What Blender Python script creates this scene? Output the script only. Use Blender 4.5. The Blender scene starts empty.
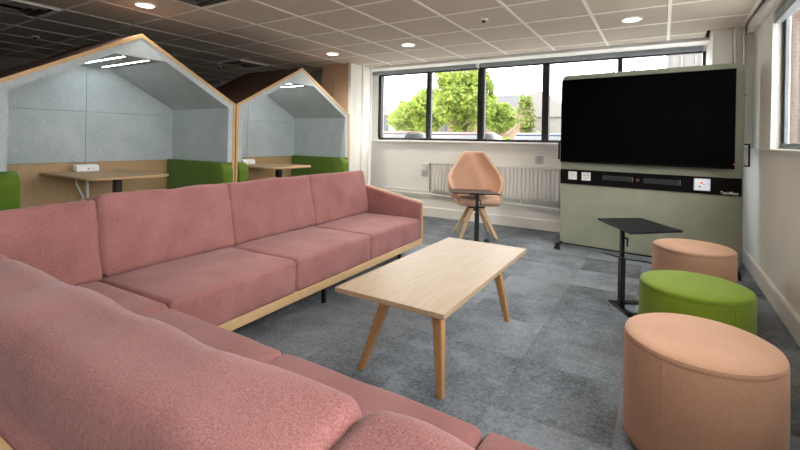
import bpy, bmesh, math, random
from mathutils import Vector, Matrix, noise
random.seed(7)
sc = bpy.context.scene
C = bpy.context.collection
PI = math.pi

# ------------------------------------------------------------------ materials
def nodes_of(name):
    m = bpy.data.materials.new(name); m.use_nodes = True
    nt = m.node_tree
    return m, nt, nt.nodes['Principled BSDF']

def node(nt, kind, **kw):
    n = nt.nodes.new(kind)
    for k, v in kw.items(): setattr(n, k, v)
    return n

def coords(nt, scale=(1, 1, 1), out='Object'):
    tc = node(nt, 'ShaderNodeTexCoord'); mp = node(nt, 'ShaderNodeMapping')
    mp.inputs['Scale'].default_value = scale
    nt.links.new(tc.outputs[out], mp.inputs['Vector'])
    return mp.outputs['Vector']

def noise_fac(nt, vec, scale, detail=2, rough=.5):
    n = node(nt, 'ShaderNodeTexNoise')
    n.inputs['Scale'].default_value = scale; n.inputs['Detail'].default_value = detail
    n.inputs['Roughness'].default_value = rough
    nt.links.new(vec, n.inputs['Vector'])
    return n.outputs['Fac']

def ramp(nt, fac, c0, c1, p0=.3, p1=.7):
    r = node(nt, 'ShaderNodeValToRGB')
    e = r.color_ramp.elements
    e[0].position = p0; e[1].position = p1
    e[0].color = (*c0, 1); e[1].color = (*c1, 1)
    nt.links.new(fac, r.inputs['Fac'])
    return r.outputs['Color']

def mix(nt, fac, a, b, mode='MIX'):
    m = node(nt, 'ShaderNodeMix'); m.data_type = 'RGBA'; m.blend_type = mode
    if isinstance(fac, float): m.inputs[0].default_value = fac
    else: nt.links.new(fac, m.inputs[0])
    for i, v in ((6, a), (7, b)):
        if isinstance(v, tuple): m.inputs[i].default_value = (*v, 1)
        else: nt.links.new(v, m.inputs[i])
    return m.outputs[2]

def bump(nt, bs, fac, strength=.2, dist=.002):
    b = node(nt, 'ShaderNodeBump')
    b.inputs['Strength'].default_value = strength; b.inputs['Distance'].default_value = dist
    nt.links.new(fac, b.inputs['Height']); nt.links.new(b.outputs['Normal'], bs.inputs['Normal'])

def k(c, f): return tuple(min(1, x * f) for x in c)

def plain(name, col, rough=.5, metal=0., spec=.5, var=.06, scale=30):
    m, nt, bs = nodes_of(name)
    f = noise_fac(nt, coords(nt), scale, 3)
    nt.links.new(ramp(nt, f, k(col, 1 - var), k(col, 1 + var)), bs.inputs['Base Color'])
    bs.inputs['Roughness'].default_value = rough; bs.inputs['Metallic'].default_value = metal
    bs.inputs['Specular IOR Level'].default_value = spec
    return m

def fabric(name, a, b, fleck=380., sheen=.15):
    m, nt, bs = nodes_of(name)
    v = coords(nt)
    f1 = noise_fac(nt, v, fleck, 2, .6)
    f2 = noise_fac(nt, coords(nt, (1, 1, .25)), fleck * .7, 2, .6)
    f3 = noise_fac(nt, v, 4, 3)
    c = mix(nt, .5, ramp(nt, f1, a, b, .35, .65), ramp(nt, f2, a, b, .35, .65))
    c = mix(nt, .25, c, ramp(nt, f3, k(a, .9), k(b, 1.05)))
    nt.links.new(c, bs.inputs['Base Color'])
    bs.inputs['Roughness'].default_value = .95; bs.inputs['Specular IOR Level'].default_value = .15
    bs.inputs['Sheen Weight'].default_value = sheen
    bump(nt, bs, f1, .35, .0015)
    return m

def wood(name, a, b, stretch=(1, 14, 14), rough=.45, scale=6., spec=.4):
    m, nt, bs = nodes_of(name)
    f = noise_fac(nt, coords(nt, stretch), scale, 6, .65)
    g = noise_fac(nt, coords(nt, tuple(s * 5 for s in stretch)), scale, 3, .6)
    c = mix(nt, .35, ramp(nt, f, a, b, .3, .72), ramp(nt, g, a, b, .3, .7))
    nt.links.new(c, bs.inputs['Base Color'])
    bs.inputs['Roughness'].default_value = rough; bs.inputs['Specular IOR Level'].default_value = spec
    bump(nt, bs, g, .08, .001)
    return m

def leaf(name, col):
    m, nt, bs = nodes_of(name)
    c = ramp(nt, noise_fac(nt, coords(nt), 2.5, 3), k(col, .65), k(col, 1.35))
    nt.links.new(c, bs.inputs['Base Color']); bs.inputs['Roughness'].default_value = .6; bs.inputs['Specular IOR Level'].default_value = .2
    tr = node(nt, 'ShaderNodeBsdfTranslucent'); nt.links.new(c, tr.inputs[0])
    mx = node(nt, 'ShaderNodeMixShader'); mx.inputs[0].default_value = .45
    nt.links.new(bs.outputs[0], mx.inputs[1]); nt.links.new(tr.outputs[0], mx.inputs[2])
    nt.links.new(mx.outputs[0], nt.nodes['Material Output'].inputs[0])
    return m

def emit(name, col, s):
    m, nt, bs = nodes_of(name)
    bs.inputs['Base Color'].default_value = (*col, 1)
    bs.inputs['Emission Color'].default_value = (*col, 1); bs.inputs['Emission Strength'].default_value = s
    return m

def carpet():
    m, nt, bs = nodes_of('carpet_tiles')
    tc = node(nt, 'ShaderNodeTexCoord')
    def cells(sx, sy, ox):
        mp = node(nt, 'ShaderNodeMapping'); mp.inputs['Scale'].default_value = (sx, sy, 1)
        mp.inputs['Location'].default_value = (ox, ox * .7, 0)
        nt.links.new(tc.outputs['Object'], mp.inputs['Vector'])
        fl = node(nt, 'ShaderNodeVectorMath', operation='FLOOR'); nt.links.new(mp.outputs[0], fl.inputs[0])
        wn = node(nt, 'ShaderNodeTexWhiteNoise'); wn.noise_dimensions = '2D'; nt.links.new(fl.outputs[0], wn.inputs['Vector'])
        return wn.outputs['Value']
    v0 = tc.outputs['Object']
    t1 = cells(1 / .56, 1 / .56, .3); t2 = cells(1 / .28, 1 / .56, 5.2)
    sh = node(nt, 'ShaderNodeVectorMath', operation='SCALE'); sh.inputs[0].default_value = (7, 13, 5); nt.links.new(t1, sh.inputs['Scale'])
    ad = node(nt, 'ShaderNodeVectorMath', operation='ADD'); nt.links.new(v0, ad.inputs[0]); nt.links.new(sh.outputs[0], ad.inputs[1])
    v = ad.outputs[0]                                                  # every tile carries its own piece of the pattern
    blot = noise_fac(nt, v, 2.6, 5, .65); mid = noise_fac(nt, v, 55, 4, .7); fine = noise_fac(nt, v0, 170, 2, .7)
    streak = noise_fac(nt, v, 6, 4, .7)
    def madd(a, f, b):
        n = node(nt, 'ShaderNodeMath', operation='MULTIPLY_ADD'); nt.links.new(a, n.inputs[0]); n.inputs[1].default_value = f
        if isinstance(b, float): n.inputs[2].default_value = b
        else: nt.links.new(b, n.inputs[2])
        return n.outputs[0]
    s = madd(t1, .24, -.66); s = madd(t2, .05, s); s = madd(blot, .75, s); s = madd(streak, .40, s); s = madd(mid, .85, s); s = madd(fine, .42, s)
    nt.links.new(ramp(nt, s, (.016, .020, .024), (.285, .315, .35), .24, .92), bs.inputs['Base Color'])
    bs.inputs['Roughness'].default_value = .95; bs.inputs['Specular IOR Level'].default_value = .2
    bump(nt, bs, fine, .5, .004)
    return m

def brick(name, a, b, mortar, sx=1.):
    m, nt, bs = nodes_of(name)
    br = node(nt, 'ShaderNodeTexBrick')
    mp = node(nt, 'ShaderNodeMapping'); tc = node(nt, 'ShaderNodeTexCoord')
    cb = node(nt, 'ShaderNodeCombineXYZ'); sp = node(nt, 'ShaderNodeSeparateXYZ'); ad = node(nt, 'ShaderNodeMath', operation='ADD')
    nt.links.new(tc.outputs['Object'], sp.inputs[0]); nt.links.new(sp.outputs[0], ad.inputs[0]); nt.links.new(sp.outputs[1], ad.inputs[1])
    nt.links.new(ad.outputs[0], cb.inputs[0]); nt.links.new(sp.outputs[2], cb.inputs[1])
    nt.links.new(cb.outputs[0], br.inputs['Vector'])
    br.inputs['Color1'].default_value = (*a, 1); br.inputs['Color2'].default_value = (*b, 1); br.inputs['Mortar'].default_value = (*mortar, 1)
    br.inputs['Scale'].default_value = 4.2 * sx; br.inputs['Mortar Size'].default_value = .03
    nt.links.new(br.outputs['Color'], bs.inputs['Base Color']); bs.inputs['Roughness'].default_value = .9
    return m

def glass(name, tint=(.97, .98, .98)):
    m = bpy.data.materials.new(name); m.use_nodes = True; nt = m.node_tree
    nt.nodes.remove(nt.nodes['Principled BSDF'])
    t = node(nt, 'ShaderNodeBsdfTransparent'); t.inputs[0].default_value = (*tint, 1)
    g = node(nt, 'ShaderNodeBsdfGlossy'); g.inputs['Roughness'].default_value = .02
    lw = node(nt, 'ShaderNodeLayerWeight'); pw = node(nt, 'ShaderNodeMath', operation='POWER'); pw.inputs[1].default_value = 5
    nt.links.new(lw.outputs['Facing'], pw.inputs[0])
    fr = node(nt, 'ShaderNodeMath', operation='MULTIPLY_ADD'); fr.inputs[1].default_value = .45; fr.inputs[2].default_value = .02
    nt.links.new(pw.outputs[0], fr.inputs[0])
    mx = node(nt, 'ShaderNodeMixShader')
    nt.links.new(fr.outputs[0], mx.inputs[0]); nt.links.new(t.outputs[0], mx.inputs[1]); nt.links.new(g.outputs[0], mx.inputs[2])
    nt.links.new(mx.outputs[0], nt.nodes['Material Output'].inputs[0])
    return m

M = {}
M['pink'] = fabric('dusty_pink_wool', (.20, .068, .063), (.445, .212, .198), 420)
M['peach'] = fabric('peach_wool', (.45, .25, .155), (.60, .36, .245), 330)
M['chair'] = fabric('pale_peach_wool', (.56, .34, .225), (.70, .45, .325), 330)
M['olive'] = fabric('moss_green_wool', (.13, .20, .012), (.22, .31, .03), 330)
M['green'] = fabric('booth_green_wool', (.065, .125, .010), (.115, .195, .022), 330)
M['felt'] = fabric('pale_blue_grey_felt', (.34, .39, .40), (.55, .60, .61), 190)
M['sage'] = fabric('sage_felt', (.255, .272, .20), (.395, .412, .318), 240)
M['oak'] = wood('pale_oak', (.38, .265, .165), (.50, .37, .245), (9, .55, 9), .42, spec=.25)
M['oak_edge'] = wood('oak_edge', (.56, .36, .18), (.70, .49, .27), (3, 3, 14), .45)
M['oak_leg'] = wood('golden_oak', (.42, .21, .075), (.60, .34, .14), (14, 14, 1), .45)
M['oak_panel'] = wood('oak_veneer_panel', (.40, .25, .125), (.56, .37, .20), (10, 10, .7), .5)
M['orange_edge'] = wood('orange_oak_edge', (.50, .29, .115), (.64, .41, .19), (3, 3, 3), .45)
M['roof'] = wood('dark_walnut_roof', (.035, .015, .008), (.065, .028, .014), (1, 12, 12), .6)
M['column'] = wood('beige_timber_column', (.50, .34, .215), (.57, .40, .26), (12, 12, .6), .55)
M['wall'] = plain('white_wall_paint', (.86, .85, .80), .7, var=.015, scale=3)
M['wall_far'] = plain('grey_wall_paint', (.16, .145, .13), .8, var=.03, scale=3)
M['trim'] = plain('white_gloss_trim', (.87, .86, .82), .4, var=.015, scale=6)
M['tile'] = plain('ceiling_tile', (.60, .535, .46), .9, spec=.2, var=.03, scale=120)
M['tbar'] = plain('ceiling_grid_bar', (.90, .87, .81), .45, var=.02)
M['white'] = plain('white_enamel', (.84, .83, .79), .35, var=.02)
M['plastic'] = plain('white_plastic', (.85, .85, .84), .3, var=.015)
M['socket'] = plain('grey_plastic', (.50, .51, .52), .35, var=.02)
M['chrome'] = plain('brushed_steel_pipe', (.75, .75, .74), .25, metal=.7, var=.03)
M['black'] = plain('black_powder_coat', (.012, .012, .013), .45, var=.1, spec=.4)
M['blacktop'] = wood('black_wood_top', (.008, .0085, .0095), (.016, .017, .019), (1, 12, 12), .35, spec=.2)
M['frame'] = plain('dark_window_frame', (.014, .013, .013), .45, var=.1)
M['steel'] = plain('grey_window_channel', (.13, .145, .16), .4, var=.1)
M['blind'] = plain('grey_blind', (.30, .33, .36), .6, var=.04)
M['screen'] = plain('screen_glass', (.0015, .0015, .0015), .5, spec=.02, var=.1)
M['bezel'] = plain('black_bezel', (.004, .004, .004), .5, spec=.08, var=.1)
M['band'] = plain('black_band', (.006, .005, .005), .5, spec=.12, var=.1)
M['smoke'] = plain('dark_grey_slot', (.028, .034, .038), .4, var=.1)
M['void'] = plain('dark_ceiling_void', (.02, .018, .016), .9, var=.2)
M['lamp'] = emit('downlight_lens', (1, .88, .74), 9)
M['led'] = emit('led_strip', (.90, .97, 1), 27)
M['tp'] = emit('touch_screen', (.80, .84, .92), .38)
M['tp_red'] = emit('touch_red', (.95, .25, .15), .6)
M['tp_blue'] = emit('touch_blue', (.45, .55, .95), .6)
M['tp_dark'] = emit('touch_dark', (.05, .06, .08), .1)
M['text'] = plain('white_lettering', (.85, .85, .85), .5)
M['carpet'] = carpet()
M['glass'] = glass('window_glass')
M['brick'] = brick('red_brick', (.064, .031, .022), (.082, .042, .030), (.085, .075, .066))
M['asphalt'] = plain('pale_paving', (.55, .53, .50), .9, var=.2)
M['leaf_a'] = leaf('leaf_lime', (.25, .305, .06))
M['leaf_b'] = leaf('leaf_green', (.145, .215, .04))
M['leaf_c'] = leaf('leaf_olive', (.20, .16, .07))
M['bark'] = plain('bark', (.12, .085, .06), .9, var=.25)
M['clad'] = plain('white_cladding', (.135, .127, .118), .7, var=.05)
M['roofslate'] = plain('slate_roof', (.05, .05, .054), .8, var=.1)
M['stone'] = plain('sandy_render', (.13, .085, .05), .8, var=.1)
M['carglass'] = plain('car_glass', (.025, .03, .035), .15, var=.1)
M['tyre'] = plain('tyre_rubber', (.015, .015, .015), .8)
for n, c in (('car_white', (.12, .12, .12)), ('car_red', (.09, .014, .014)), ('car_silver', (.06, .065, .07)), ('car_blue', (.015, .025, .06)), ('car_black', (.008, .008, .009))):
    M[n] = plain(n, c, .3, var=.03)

# ------------------------------------------------------------------ helpers
def thing(name, label, cat, loc=(0, 0, 0), rotz=0., group=None):
    o = bpy.data.objects.new(name, None); C.objects.link(o)
    o.location = loc; o.rotation_euler = (0, 0, rotz); o.empty_display_size = .1
    o['label'] = label; o['category'] = cat
    if group: o['group'] = group
    return o

def root_of(o):
    while o.parent: o = o.parent
    return o

def obj(name, bm, mats, parent=None, smooth=False, label=None, local=False):
    """one mesh object; geometry is given in world coordinates and re-based on its thing (local=True: already local)"""
    me = bpy.data.meshes.new(name)
    if parent is not None and not local:
        bm.transform(Matrix.Translation(-Vector(root_of(parent).location)))
    bmesh.ops.recalc_face_normals(bm, faces=bm.faces)
    bm.to_mesh(me); bm.free()
    if not isinstance(mats, (list, tuple)): mats = [mats]
    for m in mats: me.materials.append(M[m])
    if smooth:
        me.polygons.foreach_set('use_smooth', [True] * len(me.polygons))
        try: me.set_sharp_from_angle(angle=math.radians(38))
        except Exception: pass
    o = bpy.data.objects.new(name, me); C.objects.link(o)
    if parent is not None: o.parent = parent
    if label: o['label'] = label
    return o

def struct(name, bm, mats, parent=None, smooth=False):
    o = obj(name, bm, mats, parent, smooth)
    if parent is None: o['kind'] = 'structure'
    return o

def tag(o, label, cat, group=None, kind=None):
    o['label'] = label; o['category'] = cat
    if group: o['group'] = group
    if kind: o['kind'] = kind
    return o

def dup(root, loc, rotz, label=None):
    def cp(o, parent=None):
        c = o.copy(); C.objects.link(c)
        if parent: c.parent = parent
        for ch in list(o.children): cp(ch, c)
        return c
    r = cp(root); r.location = loc; r.rotation_euler = (0, 0, rotz)
    if label: r['label'] = label
    return r

def merge(bm, tmp, mi=0, mat=None):
    if mat is not None: tmp.transform(mat)
    for f in tmp.faces: f.material_index = mi
    me = bpy.data.meshes.new('tmp'); tmp.to_mesh(me); tmp.free()
    bm.from_mesh(me); bpy.data.meshes.remove(me)

def box(bm, x0, x1, y0, y1, z0, z1, bevel=0., mi=0, mat=None, seg=2):
    t = bmesh.new()
    bmesh.ops.create_cube(t, size=1)
    for v in t.verts:
        v.co = Vector((x0 + (v.co.x + .5) * (x1 - x0), y0 + (v.co.y + .5) * (y1 - y0), z0 + (v.co.z + .5) * (z1 - z0)))
    if bevel > 0: bmesh.ops.bevel(t, geom=t.edges[:] , offset=bevel, segments=seg, affect='EDGES', profile=.5)
    merge(bm, t, mi, mat)

def prism(bm, pts, a, b, axis='x', mi=0, bevel=0., mat=None, seg=2):
    """polygon pts extruded from a to b along axis; pts are the two other coordinates in order"""
    t = bmesh.new()
    def P(p, s):
        return {'x': (s, p[0], p[1]), 'y': (p[0], s, p[1]), 'z': (p[0], p[1], s)}[axis]
    A = [t.verts.new(P(p, a)) for p in pts]; B = [t.verts.new(P(p, b)) for p in pts]
    n = len(pts)
    t.faces.new(A); t.faces.new(B[::-1])
    for i in range(n): t.faces.new((A[i], A[(i + 1) % n], B[(i + 1) % n], B[i]))
    bmesh.ops.recalc_face_normals(t, faces=t.faces)
    if bevel > 0: bmesh.ops.bevel(t, geom=t.edges[:], offset=bevel, segments=seg, affect='EDGES', profile=.5)
    merge(bm, t, mi, mat)

def tube(bm, pts, r, seg=10, mi=0, r1=None, mat=None):
    t = bmesh.new(); pts = [Vector(p) for p in pts]; rings = []
    for i, p in enumerate(pts):
        d = (pts[min(i + 1, len(pts) - 1)] - pts[max(i - 1, 0)]).normalized()
        u = d.orthogonal().normalized() if i == 0 else (u - d * u.dot(d)).normalized()
        w = d.cross(u)
        rr = r if r1 is None else r + (r1 - r) * i / (len(pts) - 1)
        rings.append([t.verts.new(p + (u * math.cos(a) + w * math.sin(a)) * rr) for a in [2 * PI * j / seg for j in range(seg)]])
    for A, B in zip(rings, rings[1:]):
        for j in range(seg): t.faces.new((A[j], A[(j + 1) % seg], B[(j + 1) % seg], B[j]))
    t.faces.new(rings[0][::-1]); t.faces.new(rings[-1])
    merge(bm, t, mi, mat)

def lathe(bm, prof, c=(0, 0, 0), seg=48, mi=0, mat=None):
    t = bmesh.new(); rings = []
    for r, z in prof:
        if r < 1e-5: rings.append([t.verts.new((c[0], c[1], c[2] + z))])
        else: rings.append([t.verts.new((c[0] + r * math.cos(2 * PI * j / seg), c[1] + r * math.sin(2 * PI * j / seg), c[2] + z)) for j in range(seg)])
    for A, B in zip(rings, rings[1:]):
        for j in range(seg):
            j2 = (j + 1) % seg
            if len(A) == 1: t.faces.new((A[0], B[j], B[j2]))
            elif len(B) == 1: t.faces.new((A[j], A[j2], B[0]))
            else: t.faces.new((A[j], A[j2], B[j2], B[j]))
    merge(bm, t, mi, mat)

def cushion(bm, size, mat, r=.05, puff=(0, 0, .02), n=(26, 22, 12), wrinkle=.0, seed=0., crown=0.):
    """soft rounded block centred on the origin then placed with mat; puff = how far each pair of faces bulges in its middle"""
    hx, hy, hz = (s / 2 for s in size)
    t = bmesh.new(); cache = {}
    def vert(u, v, w):
        key = (round(u, 5), round(v, 5), round(w, 5))
        if key in cache: return cache[key]
        p = Vector((u * hx, v * hy, w * hz))
        q = Vector((max(-hx + r, min(hx - r, p.x)), max(-hy + r, min(hy - r, p.y)), max(-hz + r, min(hz - r, p.z))))
        d = p - q
        if d.length > 1e-9: p = q + d.normalized() * r
        bu, bv, bw = 1 - u * u, 1 - v * v, 1 - w * w
        p.x += puff[0] * u * abs(u) * bv * bw
        p.y += puff[1] * v * abs(v) * bu * bw
        p.z += puff[2] * w * abs(w) * (bu * bv) ** .6
        if wrinkle:
            s = Vector((p.x * 5 + seed, p.y * 5 + seed * 1.7, p.z * 5))
            p += Vector((0, 0, 1)) * (noise.noise(s) * wrinkle) + Vector((0, 1, 0)) * (noise.noise(s + Vector((9, 3, 5))) * wrinkle)
            s2 = Vector((p.x * 17 + seed, p.y * 5, p.z * 6))
            p += Vector((0, .6, .8)) * noise.noise(s2) * wrinkle * .5
        cache[key] = t.verts.new(p)
        return cache[key]
    def lin(m, h):   # more points near the edges
        e = min(.9, 2 * r / (2 * h)); pts = []
        ne = 4
        for i in range(ne): pts.append(-1 + e * i / ne)
        mm = max(2, m - 2 * ne)
        for i in range(mm + 1): pts.append(-1 + e + (2 - 2 * e) * i / mm)
        for i in range(ne): pts.append(1 - e + e * (i + 1) / ne)
        return pts
    U, V, W = lin(n[0], hx), lin(n[1], hy), lin(n[2], hz)
    def face(a, b, f):
        for i in range(len(a) - 1):
            for j in range(len(b) - 1):
                t.faces.new((f(a[i], b[j]), f(a[i + 1], b[j]), f(a[i + 1], b[j + 1]), f(a[i], b[j + 1])))
    for s in (-1, 1):
        face(U, V, lambda a, b: vert(a, b, s)); face(U, W, lambda a, b: vert(a, s, b)); face(V, W, lambda a, b: vert(s, a, b))
    bmesh.ops.recalc_face_normals(t, faces=t.faces)
    merge(bm, t, 0, mat)

T = Matrix.Translation
def R(a, ax): return Matrix.Rotation(a, 4, ax)
B = bmesh.new

# ------------------------------------------------------------------ room shell
CE = 2.647                       # ceiling height
bm = B(); box(bm, -9.6, 1.1, -3.2, 7.05, -.12, 0); struct('floor', bm, 'carpet')

bm = B()                          # suspended ceiling with its grid bars; stops short of the windows
box(bm, -9.5, .42, -3.1, 6.29, CE, CE + .02)
box(bm, .42, .745, -3.1, 5.93, CE, CE + .02)
g = .015
for c in range(-11, 6):
    x = -2.655 + .675 * c
    if -9.4 < x < .74: box(bm, x - g, x + g, -3.1, 6.28 if x < .42 else 5.92, CE - .004, CE + .002, mi=1)
for r_ in range(-10, 5):
    y = 3.339 + .675 * r_
    if -3.1 < y < 6.28: box(bm, -9.5, .42 if y > 5.9 else .745, y - g, y + g, CE - .0035, CE + .002, mi=1)
struct('ceiling', bm, ['tile', 'tbar'])

bm = B(); box(bm, -9.6, 1.1, -3.2, 7.05, CE + .35, CE + .45); struct('ceiling_slab', bm, 'void')

WY = 6.8                          # window wall
bm = B()
box(bm, -9.6, -4.66, WY, WY + .2, 0, CE + .35)
box(bm, .47, 1.1, WY, WY + .2, 0, CE + .35)
box(bm, -4.66, .47, WY, WY + .2, 0, 1.345)
box(bm, -4.66, .47, WY, WY + .2, 2.64, CE + .35)
struct('wall_window', bm, 'wall')

RX = .838                         # right wall with its long window
bm = B()
box(bm, RX, .965, 5.06, 6.8, 0, CE + .35)
box(bm, RX, .965, -3.2, 5.06, 0, 1.30)
box(bm, RX, .965, -3.2, 5.06, 2.56, CE + .35)
box(bm, RX, .965, -3.2, -2.6, 1.30, 2.56)
struct('wall_right', bm, 'wall')
bm = B(); box(bm, -9.6, -9.45, -3.2, 6.8, 0, CE + .35); struct('wall_left', bm, 'wall_far')
bm = B(); box(bm, -9.6, 1.05, -3.3, -3.15, 0, CE + .35); struct('wall_rear', bm, 'wall_far')

bm = B(); prism(bm, [(WY - .022, 0), (WY, 0), (WY, .165), (WY - .012, .165), (WY - .022, .15)], -9.4, RX, 'x'); struct('baseboard_window', bm, 'trim')
bm = B(); prism(bm, [(RX - .022, 0), (RX, 0), (RX, .165), (RX - .012, .165), (RX - .022, .15)], -3.1, WY - .022, 'y'); struct('baseboard_right', bm, 'trim')

# boxed-in corner above sill height (the ceiling steps round it)
bm = B(); box(bm, .47, RX, 5.94, WY, 1.33, CE + .3); struct('trim_corner_boxing', bm, 'wall')
# pelmets and window boards
bm = B()
box(bm, -4.78, .47, 6.35, 6.62, 2.615, 2.66, .004)
box(bm, -4.78, .47, 6.62, WY, 2.655, 2.72)
struct('trim_pelmet_window', bm, 'trim')
bm = B(); box(bm, .765, .845, -3.1, 5.93, 2.575, 2.70, .004); struct('trim_pelmet_right', bm, 'trim')
bm = B(); box(bm, -4.75, .47, 6.62, WY + .08, 1.312, 1.345, .008); struct('trim_sill_window', bm, 'trim', smooth=True)
bm = B(); box(bm, RX - .028, RX + .09, -2.6, 5.93, 1.298, 1.328, .008); struct('trim_sill_right', bm, 'trim', smooth=True)

# timber clad column with a white painted side
bm = B()
box(bm, -5.21, -4.95, 5.82, 5.87, 0, CE, .003, mi=1); box(bm, -4.93, -4.61, 5.82, 5.87, 0, CE, .003, mi=1)
box(bm, -5.20, -4.56, 5.85, 6.40, 0, CE + .1, mi=0); box(bm, -4.61, -4.555, 5.815, 5.87, 0, CE, mi=0)
struct('trim_column', bm, ['wall', 'column'])

# windows ---------------------------------------------------------------
def window_frames():
    t = B(); y0, y1 = WY + .03, WY + .10
    box(t, -4.66, .47, y0, y1, 1.345, 1.385, .004); box(t, -4.66, .47, y0, y1, 2.56, 2.64, .004)
    for a, b in ((-4.66, -4.60), (-3.62, -3.555), (-2.65, -2.555), (-1.595, -1.495), (-.555, -.495), (.435, .47)):
        box(t, a, b, y0 - .02, y1, 1.385, 2.57, .004)
    for a in (-3.555, -2.555): box(t, a, a + .018, y0 + .01, y1, 1.385, 2.57, .003, mi=1)
    return t
w1 = struct('window_1', window_frames(), ['frame', 'steel'])
for a, b in ((-4.60, -3.62), (-3.537, -2.65), (-2.537, -1.595), (-1.495, -.555), (-.495, .435)):
    t = B(); box(t, a, b, WY + .06, WY + .066, 1.385, 2.57); obj('pane', t, 'glass', w1)
t = B()
x0, x1 = .905, .945
for a, b in ((5.02, 5.06), (3.6, 3.67), (2.2, 2.27), (.8, .87), (-.6, -.53), (-2.0, -1.93), (-2.6, -2.53)):
    box(t, x0, x1, a, b, 1.34, 2.56, .004)
box(t, x0 + .012, x1, 4.99, 5.02, 1.36, 2.56, .003, mi=1)
box(t, x0, x1, -2.6, 5.06, 1.325, 1.375, .004, mi=1); box(t, x0, x1, -2.6, 5.06, 2.5, 2.56, .004)
w2 = struct('window_2', t, ['frame', 'steel'])
for a, b in ((3.67, 5.02), (2.27, 3.6), (.87, 2.2), (-.53, .8), (-1.93, -.6), (-2.53, -2.0)):
    t = B(); box(t, .93, .936, a, b, 1.36, 2.52); obj('pane', t, 'glass', w2)

# rolled blinds
def blind(name_label, x0, x1, y0, y1, z0, z1, axis):
    r = thing('roller_blind', name_label, 'blind', ((x0 + x1) / 2, (y0 + y1) / 2, z0), group='rolled up window blinds')
    t = B(); box(t, x0, x1, y0, y1, z0, z1, .02, seg=3); obj('cassette', t, 'blind', r, True)
    t = B()
    if axis == 'x': box(t, x0 + .01, x1 - .01, y0 - .004, y0 + .016, z0 - .018, z0 + .006, .004)
    else: box(t, x0 - .004, x0 + .016, y0 + .01, y1 - .01, z0 - .018, z0 + .006, .004)
    obj('bottom_bar', t, 'blind', r, True)
    t = B()
    if axis == 'x': box(t, x1 - .022, x1 + .004, y0 - .006, y1, z0 - .01, z1, .004)
    else: box(t, x0 - .006, x1, y1 - .02, y1 + .004, z0 - .01, z1, .004)
    obj('end_bracket', t, 'plastic', r, True)
    return r
blind('grey rolled blind above the two window panes nearest the timber column', -4.76, -2.62, 6.68, 6.79, 2.575, 2.655, 'x')
blind('grey rolled blind above the window panes behind the television', -2.57, .455, 6.68, 6.79, 2.575, 2.655, 'x')
rb = blind('grey rolled blind above the window in the right-hand wall', .85, .94, -2.55, 5.04, 2.47, 2.56, 'y')
t = B(); tube(t, [(.856, 5.0, 2.47), (.856, 5.0, 1.62)], .003, 6); tube(t, [(.856, 5.03, 2.47), (.856, 5.03, 1.62), (.856, 5.0, 1.60)], .003, 6); obj('pull_cord', t, 'plastic', rb)

# ------------------------------------------------------------------ ceiling fittings
LAMP_W = 110
def downlight(x, y, label, watt=LAMP_W, cone=150):
    r = thing('ceiling_downlight', label, 'ceiling light', (x, y, CE), group='recessed round downlights')
    t = B(); lathe(t, [(.078, -.0045), (.080, -.012), (.098, -.010), (.102, -.0045)], seg=32, c=(x, y, CE)); obj('trim_ring', t, 'plastic', r, True)
    t = B(); lathe(t, [(0, -.009), (.079, -.009)], seg=32, c=(x, y, CE)); obj('lens', t, 'lamp', r)
    ld = bpy.data.lights.new('downlight_lamp', 'SPOT'); ld.energy = watt; ld.color = (1, .93, .84); ld.spot_size = math.radians(cone); ld.spot_blend = 1; ld.shadow_soft_size = .07
    lo = bpy.data.objects.new('lamp', ld); C.objects.link(lo); lo.parent = r; lo.location = (0, 0, -.03)
downlight(-4.407, 2.308, 'round lit downlight above the nearer booth, closest to the top edge')
downlight(-4.315, 5.044, 'round lit downlight over the gable of the farther booth by the column')
downlight(-2.967, 5.025, 'round lit downlight in front of the tree window')
downlight(-.29, 5.051, 'round lit downlight above the television screen', 45, 110)

downlight(-2.95, 2.31, 'unseen fill downlight added above the middle of the sofa', 30, 95)  # lamp added out of view as fill light for the sofa
downlight(-1.60, 2.31, 'unseen fill downlight added above the coffee table', 25, 90)  # another added lamp, unseen, lifts the table and carpet
downlight(-.25, 2.31, 'unseen narrow fill downlight added above the nearest peach stool', 15, 48)  # narrow unseen spot added to brighten the stool top
def detector(x, y, label):
    r = thing('ceiling_sensor', label, 'sensor', (x, y, CE), group='small ceiling sensors')
    t = B(); lathe(t, [(0, -.02), (.04, -.018), (.05, -.0045)], c=(x, y, CE), seg=24); obj('base', t, 'plastic', r, True)
    t = B(); lathe(t, [(0, -.045), (.016, -.042), (.024, -.02)], c=(x, y, CE), seg=20); obj('lens', t, 'smoke', r, True)
detector(-1.63, 4.33, 'small round sensor in the tile left of the television downlight')
detector(-7.16, 2.34, 'small round sensor in the dark ceiling beyond the nearer booth roof')
detector(-6.98, 4.99, 'small round sensor in the ceiling behind the farther booth')

def vent(x, y, label):
    h = .31
    r = thing('ceiling_vent', label, 'air vent', (x, y, CE), group='square ceiling air vents')
    t = B()
    for i in range(4):
        prism(t, [(-h, -h), (h, -h), (h * .93, -h * .93), (-h * .93, -h * .93)], -.016, -.0045, 'z', mat=T((x, y, CE)) @ R(i * PI / 2, 'Z'))
    obj('frame', t, 'tbar', r)
    t = B(); box(t, x - h * .93, x + h * .93, y - h * .93, y + h * .93, CE - .006, CE - .0045); obj('duct_opening', t, 'void', r)
    t = B()
    for s in (.75, .55, .35):
        for i in range(4):
            prism(t, [(-h * s, -h * s), (h * s, -h * s), (h * (s - .04), -h * (s - .04)), (-h * (s - .04), -h * (s - .04))], -.022, -.007, 'z', mat=T((x, y, CE)) @ R(i * PI / 2, 'Z'))
    obj('louvre', t, 'wall_far', r)
vent(-5.69, 1.65, 'square dark air vent in the corner above the nearer booth')
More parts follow.
